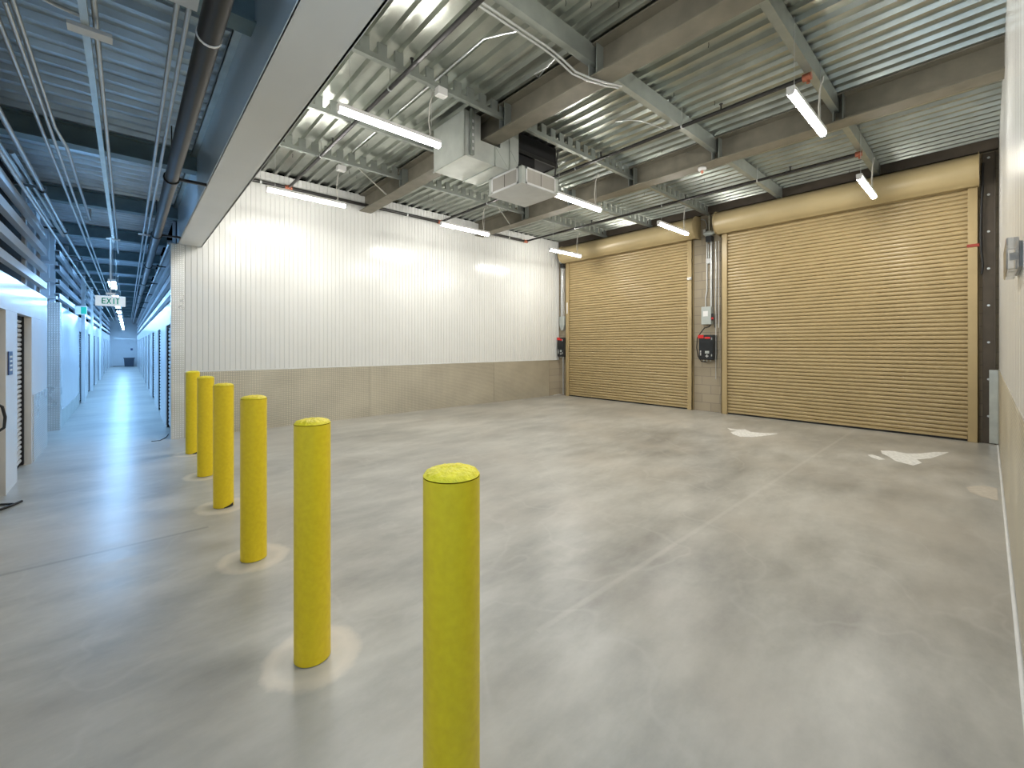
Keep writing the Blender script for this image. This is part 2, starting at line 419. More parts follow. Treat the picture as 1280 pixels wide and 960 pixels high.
# ------------------------------------------------------------------ door operators and electrical gear
def control_box(y0, y1, z0, z1, label):
    t = thing('door_controller', label, 'control box', (DX - .08, (y0 + y1) / 2, z0))
    x0 = DX - .17
    bevel(part('housing', MB().box(x0, DX, y0, y1, z0, z1), 'blackbox', t), .012, 3)
    bevel(part('lid', MB().box(x0 - .02, x0 + .0, y0 + .012, y1 - .012, z0 + .015, z1 - .015), 'blackbox', t), .006)
    part('warning_label', MB().box(x0 - .026, x0 - .02, y1 - .12, y1 + .005, z1 - .075, z1 + .002), 'red', t, 'red label on the top left corner')
    w = (y1 - y0)
    part('badge', MB().box(x0 - .024, x0 - .019, y0 + w * .22, y1 - w * .42, z1 - .085, z1 - .045), 'red', t, 'small red oval badge')
    mb = MB()
    for k in range(3): mb.box(x0 - .024, x0 - .02, y1 - .065, y1 - .04, z0 + .10 + k * .04, z0 + .125 + k * .04)
    part('push_buttons', mb, 'lgrey', t)
    bevel(part('display', MB().box(x0 - .024, x0 - .02, y0 + w * .28, y0 + w * .55, z0 + .14, z0 + .20), 'grey', t), .002)
    part('arrow_pad', MB().box(x0 - .024, x0 - .02, y0 + w * .40, y0 + w * .45, z0 + .05, z0 + .12).box(x0 - .024, x0 - .02, y0 + w * .33, y0 + w * .52, z0 + .075, z0 + .095), 'lgrey', t)
    for zz in (z0 + .08, z1 - .11): part('hinge', MB().box(x0 - .03, x0 - .015, y0 + .03, y0 + .05, zz, zz + .05), 'conduit', t)
    for yy in (y0 + w * .3, y0 + w * .55, y0 + w * .75): part('cable_gland', MB().tube([(x0 + .07, yy, z0 + .0), (x0 + .07, yy, z0 - .035)], .014, 8), 'conduit', t)
    return t
ctl = control_box(4.06, 4.40, 1.18, 1.74, 'black door control box on the block pier between the two tan doors')
control_box(8.44, 8.70, 1.17, 1.74, 'black door control box in the corner between white wall and left tan door')
t = thing('disconnect_switch', 'grey electrical disconnect box above the black control box between the doors', 'switch box', (DX - .06, 4.25, 1.98))
bevel(part('housing', MB().box(DX - .13, DX, 4.14, 4.36, 1.98, 2.38), 'grey', t), .006)
part('warning_label', MB().box(DX - .133, DX - .129, 4.21, 4.32, 2.16, 2.28), 'whitep', t, 'white paper label')
part('handle', MB().box(DX - .12, DX - .06, 4.10, 4.14, 2.06, 2.22), 'blackbox', t)
part('lever_tip', MB().box(DX - .135, DX - .10, 4.095, 4.13, 2.09, 2.13), 'red', t, 'red handle tip')
mb = MB().box(DX - .11, DX, 8.50, 8.68, 2.10, 2.38)
mb.prism([(8.50, 2.10), (8.68, 2.10), (8.62, 1.96), (8.56, 1.96)], 'x', DX - .10, DX - .01)
bevel(solo('cable_trough', mb, 'grey', 'grey tapered box above the corner door control box', 'junction box'), .006)

def operator(y, label, side=1):
    t = thing('door_operator', label, 'motor', (DX - .12, y, 3.9))
    part('gear_case', MB().box(DX - .2, DX - .04, y - .07, y + .05, 3.83, 3.95), 'blackbox', t)
    mb = MB().tube([(DX - .14, y + .08, 4.02), (DX - .14, y - .08, 4.02)], .06, 16).tube([(DX - .14, y - .08, 4.02), (DX - .14, y - .12, 4.02)], .035, 12)
    part('motor_drum', mb, 'grey', t)
    part('bracket', MB().box(DX - .16, DX - .0, y - .02, y + .0, 3.95, 4.42), 'galvd', t)
    part('conduit_box', MB().box(DX - .18, DX - .08, y + .06, y + .12, 4.0, 4.12), 'conduit', t)
    return t
operator(4.18, 'grey door motor with black gear case high between the two tan doors')
operator(8.52, 'grey door motor high in the corner beside the white wall')
def pipe(name, pts, r, mat, label, cat='conduit', group=None): return solo(name, MB().tube(pts, r, 10), mat, label, cat, group)
pipe('vertical_conduit', [(DX - .04, 4.30, 2.38), (DX - .04, 4.30, 2.6), (DX - .04, 4.27, 2.75), (DX - .04, 4.27, 4.25), (DX - .05, 4.31, 4.36), (DX - .06, 4.40, 4.40)], .013, 'conduit', 'thin conduit rising from the grey disconnect box and bending at the deck')
pipe('vertical_conduit', [(DX - .05, 4.17, 2.38), (DX - .05, 4.17, 3.84)], .02, 'conduit', 'thicker conduit between the grey disconnect box and the motor above it')
pipe('pull_chain', [(DX - .11, 4.10, 3.83), (DX - .1, 4.11, 2.9), (DX - .15, 4.08, 2.3), (DX - .15, 4.05, 1.9)], .009, 'black', 'dark hand chain hanging from the motor between the doors', 'chain')
pipe('vertical_conduit', [(DX - .07, 4.06, 3.83), (DX - .07, 4.06, .75)], .009, 'conduit', 'thin pale tube running down beside the left guide of the right tan door')
pipe('vertical_conduit', [(DX - .07, 4.0, 3.83), (DX - .07, 4.0, 1.9)], .007, 'lgrey', 'second thin pale tube right of the block pier conduits')
part('power_cable', MB().tube([(DX - .1, 4.16, 1.975), (DX - .1, 4.2, 1.92), (DX - .1, 4.3, 1.90), (DX - .1, 4.38, 1.80), (DX - .14, 4.44, 1.68), (DX - .14, 4.46, 1.45), (DX - .13, 4.43, 1.25), (DX - .12, 4.36, 1.14), (DX - .11, 4.25, 1.13)], .011, 10), 'rubber', ctl, 'black cable looping round the left side')
bevel(solo('pull_switch_box', MB().box(DX - .07, DX, 4.19, 4.28, 3.36, 3.47), 'lgrey', 'small pale switch box on the pier between the tan doors', 'switch box'), .004)
pipe('vertical_conduit', [(DX - .035, 4.235, 3.475), (DX - .035, 4.235, 3.80)], .01, 'conduit', 'short conduit rising from the small pale switch box')
pipe('vertical_conduit', [(DX - .06, 8.65, 2.38), (DX - .06, 8.65, 3.9)], .014, 'conduit', 'left conduit above the tapered grey box in the corner')
pipe('vertical_conduit', [(DX - .06, 8.60, 2.38), (DX - .06, 8.60, 3.85)], .018, 'conduit', 'middle conduit above the tapered grey box in the corner')
pipe('vertical_conduit', [(DX - .06, 8.54, 2.38), (DX - .06, 8.54, 3.85)], .009, 'lgrey', 'right thin conduit above the tapered grey box in the corner')
pipe('vertical_conduit', [(DX - .05, 8.58, 1.14), (DX - .05, 8.58, .02)], .02, 'conduit', 'conduit dropping to the floor below the corner door control box')
pipe('control_cable', [(DX - .05, 8.50, 1.14), (DX - .06, 8.47, .9), (DX - .05, 8.49, .4), (DX - .07, 8.44, .02)], .007, 'rubber', 'thin dark cable hanging below the corner door control box', 'cable')
mb = MB().tube([(9.45 + .05*k, 8.66 - .02*math.sin(k*2.2), .012 + .018*abs(math.sin(k*1.7))) for k in range(8)], .009, 6)
solo('floor_cable', mb, 'lgrey', 'loose pale cable end lying on the floor in the far corner', 'cable')

# ------------------------------------------------------------------ steel beams over the bay
def ibeam(xc, y0, y1, zb, zt, w, label, purl, name='steel_beam', mat='beam'):
    t = thing(name, label, 'beam', (xc, (y0 + y1) / 2, zb))
    mb = MB().box(xc - w/2, xc + w/2, y0, y1, zb, zb + .018).box(xc - w/2, xc + w/2, y0, y1, zt - .018, zt).box(xc - .006, xc + .006, y0, y1, zb + .018, zt - .018)
    part('i_section', mb, mat, t)
    for yy in purl:
        for s in (-1, 1):
            mb = MB()
            for dy in (-.05, .05): mb.box(xc + s * .006, xc + s * (w/2 - .006), yy + dy - .005, yy + dy + .005, zb + .018, zt - .018)
            part('stiffener', mb, 'purlin', t)
    return t
PY = [1.25, 2.75, 4.20, 5.60, 6.95]
ibeam(3.72, RY - .05, WY - .0, 4.30, DECK - .002, .25, 'brown steel beam nearer the corridor, crossing above the duct', PY)
ibeam(6.72, RY - .05, WY - .0, 4.30, DECK - .002, .25, 'brown steel beam nearer the tan doors, crossing the whole bay', PY)
ordn = ['nearest the right wall', 'second from the right wall', 'third from the right wall', 'fourth from the right wall', 'nearest the white ribbed wall']
bays = [(.93, 3.71, 'between the bulkhead and the first brown beam'), (3.73, 6.71, 'between the two brown beams'), (6.73, DX - .01, 'between the second brown beam and the tan doors')]
for bi, (xa, xb, bt) in enumerate(bays):
    for yi, yy in enumerate(PY):
        f = .075; zt = DECK - .002; zb = 4.45; th = .006
        prof = [(yy, zt), (yy, zb), (yy + f, zb), (yy + f, zb + .02), (yy + f - th, zb + .02), (yy + f - th, zb + th), (yy + th, zb + th), (yy + th, zt - th), (yy + f, zt - th), (yy + f, zt)]
        xa2 = xa if bi == 0 else xa + .12; xb2 = xb - .12 if bi < 2 else xb
        pa, pb = (xa + .012 if bi else xa), (xb - .012 if bi < 2 else xb)
        if yi < 2: mb = MB().prism(prof, 'x', pa, pb)
        else:
            mb = MB().prism([(yy, zb + .055), (yy, zb), (yy + .06, zb), (yy + .06, zb + .012), (yy + .006, zb + .012), (yy + .006, zb + .055)], 'x', pa, pb)
            mb.box(pa, pb, yy + .03, yy + .036, zb + .012, zb + .07)
            xx = pa + .05
            while xx < pb - .08:
                mb.box(xx, xx + .10, yy + .02, yy + .05, zb + .05, zt); xx += .19
        solo('ceiling_purlin', mb, 'purlin', 'galvanised purlin %s, %s' % (ordn[yi], bt), 'purlin', 'galvanised purlins under the bay deck')

# diagonal braces near the white wall
pipe('diagonal_brace', [(2.85, 7.0, 4.46), (3.66, 7.55, 4.31)], .012, 'galvd', 'thin diagonal brace from a purlin to the first brown beam near the white wall', 'brace')
pipe('diagonal_brace', [(5.9, 7.0, 4.46), (6.66, 7.45, 4.31)], .012, 'galvd', 'thin diagonal brace from a purlin to the second brown beam near the white wall', 'brace')

# dangling deck pins
pins = []
rnd = random.Random(5)
pm = MB().tube([(0, 0, 0), (.004, 0, -.03), (-.003, .003, -.055)], .0035, 5)
pme = pm.mesh('deck_screw'); pme.materials.append(M['rubber'])
for bi, (xa, xb, bt) in enumerate(bays):
    for k in range(12):
        o = bpy.data.objects.new('deck_screw', pme); C.objects.link(o)
        gx_ = .92 + .19 * round((rnd.uniform(xa + .3, xb - .3) - .92) / .19) + .15
        if abs(gx_ - 3.72) < .2 or abs(gx_ - 6.72) < .2: gx_ += .38
        o.location = (gx_, rnd.uniform(1.5, 8.2), DECK + .0)
        tag(o, 'dark screw tip under the deck %s' % bt, 'screw', 'screw tips poking through the deck ' + bt)

# ------------------------------------------------------------------ sprinkler piping in the bay
ZS = 4.395
t = thing('sprinkler_main', 'black sprinkler main running along the top of the white wall', 'pipe', (4.8, 8.58, ZS))
part('pipe', MB().tube([(1.2, 8.58, ZS), (8.30, 8.58, ZS)], .032, 12), 'black', t)
for xx in (2.2, 5.45, 8.22): part('tee_fitting', MB().tube([(xx - .06, 8.58, ZS), (xx + .06, 8.58, ZS)], .045, 12).tube([(xx, 8.58, ZS), (xx, 8.50, ZS)], .036, 12), 'copper', t)
for xx in (1.75, 4.6, 7.6): part('hanger', MB().tube([(xx, 8.58, ZS + .03), (xx, 8.58, DECK)], .006, 6).tube([(xx - .015, 8.58, ZS), (xx + .015, 8.58, ZS)], .04, 12), 'conduit', t)
for xx, lb in ((2.2, 'left black sprinkler branch pipe crossing the bay beside the bulkhead'), (5.45, 'middle black sprinkler branch pipe between the brown beams'), (8.22, 'right black sprinkler branch pipe in front of the tan doors')):
    t = thing('sprinkler_branch', lb, 'pipe', (xx, 4.8, ZS))
    y0 = -.05 if xx < 3 else 1.32
    part('pipe', MB().tube([(xx, y0, ZS), (xx, 8.495, ZS)], .024, 12), 'black', t)
    if xx > 3: part('end_fitting', MB().tube([(xx, y0 + .02, ZS), (xx, y0 - .06, ZS)], .04, 12).tube([(xx, y0 - .03, ZS), (xx, y0 - .03, ZS - .07)], .018, 8), 'copper', t)
    for yy in (2.2, 4.0, 6.3):
        hd = part('sprinkler_head', MB().tube([(xx, yy, ZS), (xx, yy, ZS + .09)], .010, 8).tube([(xx, yy, ZS + .085), (xx, yy, ZS + .09)], .022, 10), 'black', t)
        part('hanger', MB().tube([(xx, yy + .5, ZS), (xx, yy + .5, DECK)], .004, 6).tube([(xx, yy + .49, ZS), (xx, yy + .51, ZS)], .031, 12), 'conduit', t)
# conduits along the purlin
for k, (dy, lb) in enumerate(((0, 'left of the two bright conduits bending down under the first brown beam'), (-.045, 'right of the two bright conduits bending down under the first brown beam'))):
    yy = 2.90 + dy + .03
    pipe('ceiling_conduit', [(.95, yy, 4.43), (3.05, yy, 4.43), (3.2, yy - .01, 4.41), (3.42, yy - .06, 4.31), (3.58, yy - .12, 4.285), (3.8, yy - .2, 4.28), (3.95, yy - .26, 4.285)], .011, 'conduit', lb)
pipe('ceiling_conduit', [(2.72, 2.93, 4.44), (2.70, 3.1, 4.50), (2.68, 3.4, 4.60), (2.68, 6.8, 4.61)], .012, 'conduit', 'bright conduit running along the deck from the paired conduits to the purlins')
pipe('ceiling_conduit', [(3.25, 2.93, 4.44), (3.3, 3.1, 4.44), (3.30, 3.3, 4.46), (3.42, 3.36, 4.5), (3.44, 3.2, 4.6)], .009, 'conduit', 'short curled conduit whip left of the first brown beam')
pipe('ceiling_conduit', [(5.6, 3.0, 4.52), (5.1, 3.1, 4.5), (4.95, 3.2, 4.5), (4.9, 3.35, 4.52), (5.0, 3.42, 4.58)], .008, 'conduit', 'short curled conduit whip between the two brown beams')
bevel(solo('junction_box', MB().box(2.62, 2.74, 4.15, 4.24, 4.36, 4.45), 'whitep', 'small white junction box under the purlin above the long bright light', 'junction box'), .004)
bevel(solo('junction_box', MB().box(2.55, 2.68, 7.05, 7.16, 4.37, 4.45), 'whitep', 'small white junction box under the purlin nearest the white wall', 'junction box'), .004)
t = thing('smoke_detector', 'white detector with a red stub under the second brown beam', 'detector', (6.72, 3.0, 4.2))
part('body', MB().lathe([(0, 4.295), (.06, 4.295), (.065, 4.27), (.05, 4.25), (.0, 4.245)], 6.72, 3.0, 20), 'whitep', t)
part('bulb', MB().lathe([(.02, 4.25), (.02, 4.215), (0, 4.20)], 6.72, 3.0, 12), 'copper', t)

# ------------------------------------------------------------------ bay light fixtures
def make_light(x0, x1, y, z, label):
    t = thing('linear_light', label, 'light', ((x0 + x1) / 2, y, z), 'lit tube lights hanging over the bay')
    bevel(part('housing', MB().box(x0, x1, y - .035, y + .035, z + .012, z + .055), 'whitep', t), .004)
    pf = [(y - .034, z + .012), (y - .031, z - .014), (y - .02, z - .03), (y + .02, z - .03), (y + .031, z - .014), (y + .034, z + .012)]
    part('diffuser', MB().prism(pf, 'x', x0 + .012, x1 - .012), 'tube', t, 'glowing white lens')
    part('end_cap', MB().prism([(a, b + .001) for a, b in pf], 'x', x0, x0 + .012), 'whitep', t)
    part('end_cap', MB().prism([(a, b + .001) for a, b in pf], 'x', x1 - .012, x1), 'whitep', t)
    for xx in (x0 + .12, x1 - .12): part('suspension_wire', MB().tube([(xx, y, z + .055), (xx, y, DECK)], .003, 5), 'conduit', t)
    xx = x1 - .16
    part('power_cord', MB().tube([(xx, y, z + .05), (xx + .03, y + .01, z + .10), (xx + .01, y + .01, z + .25), (xx + .02, y + .0, z + .45), (xx + .06, y - .02, z + .6), (xx + .11, y - .01, z + .62), (xx + .12, y, z + .56)], .0075, 6), 'cord', t, 'white flexible cord')
    return t
ZL = 3.88
lights = {
 (1.57, 4.36): 'lit tube light nearest the bulkhead, left of the duct', (1.57, 7.32): 'leftmost lit tube light in front of the white wall',
 (4.56, 7.15): 'second lit tube light along the white wall, below the duct', (4.98, 4.55): 'lit tube light just right of the square air diffuser',
 (7.68, 4.28): 'lit tube light in front of the left tan door near the pier', (7.78, 7.25): 'lit tube light in the far corner in front of the left tan door hood',
 (4.62, 1.235): 'large lit tube light high on the right beneath the purlin with a copper fitting', (7.70, 1.215): 'lit tube light in front of the right tan door hood',
 (1.60, 1.22): 'added lit tube light above the nearest bollard, outside the picture'}  # last one unseen, added to complete the grid and even out the light
for (lx, ly), lb in lights.items(): make_light(lx, lx + 1.2, ly, ZL, lb)

# ------------------------------------------------------------------ air duct and diffuser
t = thing('air_duct', 'galvanised rectangular duct wrapped beneath the first brown beam', 'duct', (3.7, 4.96, 4.0))
Y0, Y1 = 4.58, 5.33
arc = [(4.06 + .19 * math.sin(a), 4.0 + .2 - .2 * math.cos(a)) for a in [k * PI/2/7 for k in range(8)]]
prof = [(3.28, 4.0), (3.80, 4.0)] + arc + [(4.25, 4.60), (3.90, 4.60), (3.90, 4.275), (3.55, 4.275), (3.55, 4.60), (3.28, 4.60)]
part('duct_body', MB().prism(prof, 'y', Y0, Y1), 'duct', t)
for xx in (3.28, 3.80, 4.07):
    zt = 4.6 if xx != 3.80 else 4.27
    mb = MB().box(xx - .008, xx + .008, Y0 - .014, Y0, 4.0 - .012, zt).box(xx - .008, xx + .008, Y0 - .014, Y1 + .012, 3.986, 4.0)
    part('seam_flange', mb, 'galvd', t)
for (xa, za, xb, zb) in ((3.82, 4.26, 4.05, 4.02), (4.09, 4.30, 4.24, 4.12)):
    part('cross_break', MB().tube([(xa, Y0 - .002, za), (xb, Y0 - .002, zb)], .004, 5), 'galvd', t)
part('strut_support', MB().box(3.36, 3.41, Y0 - .05, Y0 - .012, 4.02, 4.62), 'purlin', t, 'slotted strut channel')
mb = MB()
for k in range(5): mb.box(3.373, 3.397, Y0 - .053, Y0 - .049, 4.08 + k * .09, 4.115 + k * .09)
part('strut_slots', mb, 'lgrey', t)
t = thing('insulated_plenum', 'black insulated plenum box under the deck right of the duct elbow', 'duct', (4.7, 4.95, 4.33))
part('box_body', MB().box(4.265, 5.10, 4.62, 5.28, 4.36, DECK - .002), 'dark', t)
part('neck', MB().box(4.30, 4.66, 4.66, 4.98, 4.005, 4.36), 'dark', t)
part('flange', MB().box(4.26, 5.12, 4.60, 4.62, 4.34, 4.40).box(5.10, 5.12, 4.60, 5.30, 4.34, 4.40), 'black', t)
t = thing('air_diffuser', 'square white air diffuser box with grilles hanging below the duct', 'vent', (4.42, 4.66, 3.74))
a0, a1, b0, b1, z0, z1 = 4.05, 4.80, 4.30, 5.02, 3.75, 4.0
mb = MB()
for xa in (a0, a1 - .07):
    for ya in (b0, b1 - .07): mb.box(xa, xa + .07, ya, ya + .07, z0 + .0, z1)
mb.box(a0, a1, b0, b1, z1 - .012, z1)
bevel(part('corner_frame', mb, 'duct', t), .003)
# bottom: shallow pyramid pan
c = ((a0 + a1)/2, (b0 + b1)/2, z0 - .02)
mb = MB().add([(a0 - .01, b0 - .01, z0), (a1 + .01, b0 - .01, z0), (a1 + .01, b1 + .01, z0), (a0 - .01, b1 + .01, z0), c], [(1, 0, 4), (2, 1, 4), (3, 2, 4), (0, 3, 4)])
mb.box(a0 - .01, a1 + .01, b0 - .01, b1 + .01, z0, z0 + .008)
part('bottom_pan', mb, 'lgrey', t)
m_, t_, b_ = nt('grille_fins'); tc = N(t_, 'ShaderNodeTexCoord'); sp = N(t_, 'ShaderNodeSeparateXYZ'); t_.links.new(tc.outputs['Object'], sp.inputs[0])
w_ = math_(t_, 'SINE', math_(t_, 'MULTIPLY', math_(t_, 'ADD', sp.outputs[0], sp.outputs[1]), 330.))
t_.links.new(ramp(t_, w_, [(.3, (.40, .37, .33)), (.7, (.62, .60, .55))]), b_.inputs['Base Color']); b_.inputs['Roughness'].default_value = .5; M['fins'] = m_
for side in range(4):
    if side in (0, 1):   # faces -X / +X
        xx = a0 if side == 0 else a1; s = -1 if side == 0 else 1
        g = part('grille', MB().box(xx - .004 * 1, xx + .004, b0 + .09, b1 - .09, z0 + .03, z1 - .03), 'fins', t)
        fr = MB()
        for ya, yb, za, zb in ((b0+.07, b1-.07, z0+.008, z0+.032), (b0+.07, b1-.07, z1-.032, z1-.008), (b0+.07, b0+.095, z0+.008, z1-.008), (b1-.095, b1-.07, z0+.008, z1-.008)): fr.box(xx + s*.002, xx + s*.012, ya, yb, za, zb)
        mb = MB()
        mb.box(xx + s * .002, xx + s * .006, (b0+b1)/2 - .003, (b0+b1)/2 + .003, z0+.03, z1-.03)
    else:
        yy = b0 if side == 2 else b1; s = -1 if side == 2 else 1
        g = part('grille', MB().box(a0 + .09, a1 - .09, yy - .004, yy + .004, z0 + .03, z1 - .03), 'fins', t)
        fr = MB()
        for xa, xb, za, zb in ((a0+.07, a1-.07, z0+.008, z0+.032), (a0+.07, a1-.07, z1-.032, z1-.008), (a0+.07, a0+.095, z0+.008, z1-.008), (a1-.095, a1-.07, z0+.008, z1-.008)): fr.box(xa, xb, yy + s*.002, yy + s*.012, za, zb)
        mb = MB().box((a0+a1)/2 - .003, (a0+a1)/2 + .003, yy + s * .002, yy + s * .006, z0+.03, z1-.03)
    part('grille_frame', fr, 'whitep', g); part('mullion', mb, 'dark', g)

pipe('duct_strap', [(4.82, 4.40, 4.0), (4.80, 4.30, 4.44)], .012, 'black', 'black hanger strap at the right of the air diffuser', 'strap')

# ------------------------------------------------------------------ box on the right wall
t = thing('alarm_cover', 'clear plastic cover with a small dome on the right wall', 'alarm', (3.57, RY, 1.885))
bevel(part('back_box', MB().box(3.34, 3.80, RY, RY + .012, 1.90, 2.03), 'lgrey', t), .003)
bevel(part('cover', MB().box(3.30, 3.84, RY + .012, RY + .055, 1.885, 2.045), 'clear', t), .006)
part('dome', MB().tube([(3.52, RY + .012, 1.97), (3.52, RY + .04, 1.97)], .02, 14), 'grey', t)

# ------------------------------------------------------------------ bollards
def bollard_mesh(seed):
    r = random.Random(seed); R = .0815
    body = MB().lathe([(R, .004), (R, 1.124)], 0, 0, 48)
    cap = MB(); prof = [(R + .001, 1.145), (R*.99, 1.157)]
    seg = 48; vs = []; rings = 9
    for i in range(rings + 1):
        f = i / rings; rr = R * (1 - f) + .0; z = 1.127 + .022 * math.sqrt(max(0, 1 - (1 - f)**2.2))
        for k in range(seg):
            j = 0 if i == 0 else r.uniform(-.0022, .0022)
            vs.append((rr * math.cos(2*PI*k/seg), rr * math.sin(2*PI*k/seg), z + j))
    fs = [(i*seg+k, i*seg+(k+1) % seg, (i+1)*seg+(k+1) % seg, (i+1)*seg+k) for i in range(rings) for k in range(seg)]
    cap.add(vs, fs, True)
    return body, cap
blab = ['nearest yellow bollard, cut off by the bottom of the picture', 'second nearest yellow bollard in a pale patched collar', 'third nearest yellow bollard, fourth from the corridor corner',
        'fourth nearest yellow bollard with a dark chipped gap at its foot', 'fifth nearest yellow bollard, second from the corridor corner', 'farthest yellow bollard in front of the corner guard']
bod, cap = bollard_mesh(1)
gap = MB()
n = 9
ang = [math.radians(a) for a in range(-62, 3, 8)]
vs = [(.0825 * math.cos(a - .6), .0845 * math.sin(a - .6), .002) for a in ang] + [(.0825 * math.cos(a - .6), .0845 * math.sin(a - .6), .008 + .030 * i / len(ang)) for i, a in enumerate(ang)]
gap.add(vs, [(i, i+1, len(ang)+i+1, len(ang)+i) for i in range(len(ang)-1)])
for i, (bx_, by_) in enumerate(BOLL):
    t = thing('bollard', blab[i], 'bollard', (bx_, by_, 0), 'yellow bollards along the corridor edge')
    if i == 0:
        mesh_post = bod.mesh('post'); mesh_post.materials.append(M['yellow']); mesh_cap = cap.mesh('cap'); mesh_cap.materials.append(M['yellow_cap'])
    for nm, me in (('post', mesh_post), ('cap', mesh_cap)):
        o = bpy.data.objects.new(nm, me); C.objects.link(o); o.parent = t
        if nm == 'cap': o['label'] = 'rough domed concrete top painted yellow'; o.rotation_euler.z = i * 1.3
    if i in (3, 5):
        me = gap.mesh('chipped_gap'); me.materials.append(M['rubber']); o = bpy.data.objects.new('chipped_gap', me); C.objects.link(o); o.parent = t; o['label'] = 'dark gap under the post'
        bpy.data.objects

# ------------------------------------------------------------------ spills on the floor
def blob(pts, label, mat='chalk'):
    mb = MB(); n = len(pts); mb.add([(x, y, .0015) for x, y in pts], [tuple(range(n))])
    solo('dried_spill', mb, mat, label, 'stain', 'white dried spills on the concrete')
blob([(8.12, 3.17), (7.95, 3.05), (7.98, 2.94), (7.78, 2.98), (7.62, 2.88), (7.5, 2.72), (7.62, 2.58), (7.78, 2.50), (7.98, 2.44), (8.25, 2.38), (8.1, 2.58), (8.05, 2.75), (8.22, 2.9), (8.08, 3.0)], 'white dried spill on the floor before the left end of the right tan door')
blob([(8.0, 1.02), (7.8, .98), (7.62, .88), (7.42, .80), (7.30, .62), (7.55, .56), (7.72, .62), (7.95, .5), (8.3, .42), (8.6, .36), (8.45, .5), (8.2, .62), (8.05, .75), (8.1, .9)], 'larger white dried spill on the floor near the right wall and tan door')
blob([(7.55, 1.10), (7.42, 1.04), (7.33, .95), (7.42, .90), (7.55, .98), (7.62, 1.06)], 'small white spot beside the larger dried spill')
blob([(6.72, .10), (6.6, .15), (6.42, .12), (6.3, .04), (6.25, -.07), (6.8, -.07), (6.82, .03)], 'pale dried patch on the floor against the right wall', 'patch')
blob([(.52, 1.01), (.50, .985), (.515, .955), (.505, .92), (.53, .93), (.545, .97), (.54, 1.0)], 'small white smear on the floor left of the nearest bollard')

# ------------------------------------------------------------------ corridor left side
H1 = 1.86; HT = 2.22
def unit_wall(name, x_face, sgn, spans, label, kick=True):
    """spans: solid pieces (y0,y1); face at x_face, body behind (sgn = direction away from corridor)"""
    for i, (a, b) in enumerate(spans):
        struct(name if i == 0 else '%s.%03d' % (name, i + 10), MB().box(x_face, x_face + sgn * .18, a, b, 0, H1), 'cwhite', '%s, from %s to %s metres' % (label, round(a), round(b)) if False else label, 'wall')
def unit_door(n, x, sgn, y0, y1, label):
    t = thing('door_%d' % n, label, 'door', (x, (y0 + y1)/2, 0), kind='structure')
    prof = slat_profile(x, .03, H1, .058 if sgn < 0 else .07, .03, -sgn)
    part('curtain', MB().prism(prof, 'y', y0, y1, closed=False), 'slat', t)
    part('bottom_bar', MB().box(x - .01, x + .02, y0, y1, .005, .035), 'dark', t)
    part('shadow_gap_strip', MB().box(x - sgn * .045, x, y1 - .06, y1 - .005, .01, H1), 'dark', t)  # dark strip painting the shaded gap at the far jamb
    part('header_gap', MB().box(x - sgn * .035, x, y0, y1, H1 - .05, H1 - .002), 'dark', t)
    return t
def jamb(x0, x1, y0, y1): pass
left_open = [(-2.2, -1.2), (.2, 1.2), (2.6, 3.6), (5.55, 6.57), (7.16, 8.12)]
ys = -3.; k = 0; spans = []
for a, b in left_open: spans.append((ys, a)); ys = b
spans.append((ys, 9.51))
mb = MB(); jb = MB()
for a, b in spans: mb.box(CL - .003, CL - .22, a + .0, b, 0, H1)
for a, b in left_open: jb.box(CL - .004, CL - .10, b - .004, b + .0, 0, H1)
mb.box(CL, CL - .22, -3, 9.51, H1, HT)
struct('wall_left', mb, 'cwhite', 'glossy pale storage unit fronts along the near left side of the corridor', 'wall')
struct('wall_left.001', jb, 'beige', 'jamb faces of the near left unit openings, painted beige for warm reflected light', 'wall')
dl = ['left unit roll-up door behind the viewpoint', 'near left unit roll-up door outside the picture', 'left unit roll-up door outside the picture', 'unit roll-up door at the left picture edge', 'recessed unit roll-up door right of the navy number sign']
for i, (a, b) in enumerate(left_open): unit_door(3 + i, CL - .11, -1, a, b, dl[i])
solo('kick_plate', MB().box(CL - .001, CL + .004, 8.22, 9.49, .0, .86), 'plate_b', 'tread plate panel low on the left unit wall before the cross aisle', 'wall plate')
t = thing('unit_sign', 'small navy sign with white marks on the left wall', 'sign', (CL, 6.72, 1.2))
bevel(part('panel', MB().box(CL, CL + .008, 6.64, 6.84, 1.20, 1.44), 'navy', t), .002)
mb = MB()
for k in range(4): mb.box(CL + .008, CL + .010, 6.68, 6.80, 1.24 + k * .045, 1.24 + k * .045 + .02)
part('lettering', mb, 'whitep', t)
# unlit storage space above/behind the units, its darkness painted near-black
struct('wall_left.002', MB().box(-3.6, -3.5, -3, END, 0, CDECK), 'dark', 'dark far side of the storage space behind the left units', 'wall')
struct('wall_left.003', MB().box(CL - .22, CL - .26, -3, 9.51, HT - .05, CDECK - .02), 'dark', 'near-black sheet for the mesh and unlit space behind the left girts before the cross aisle', 'wall')
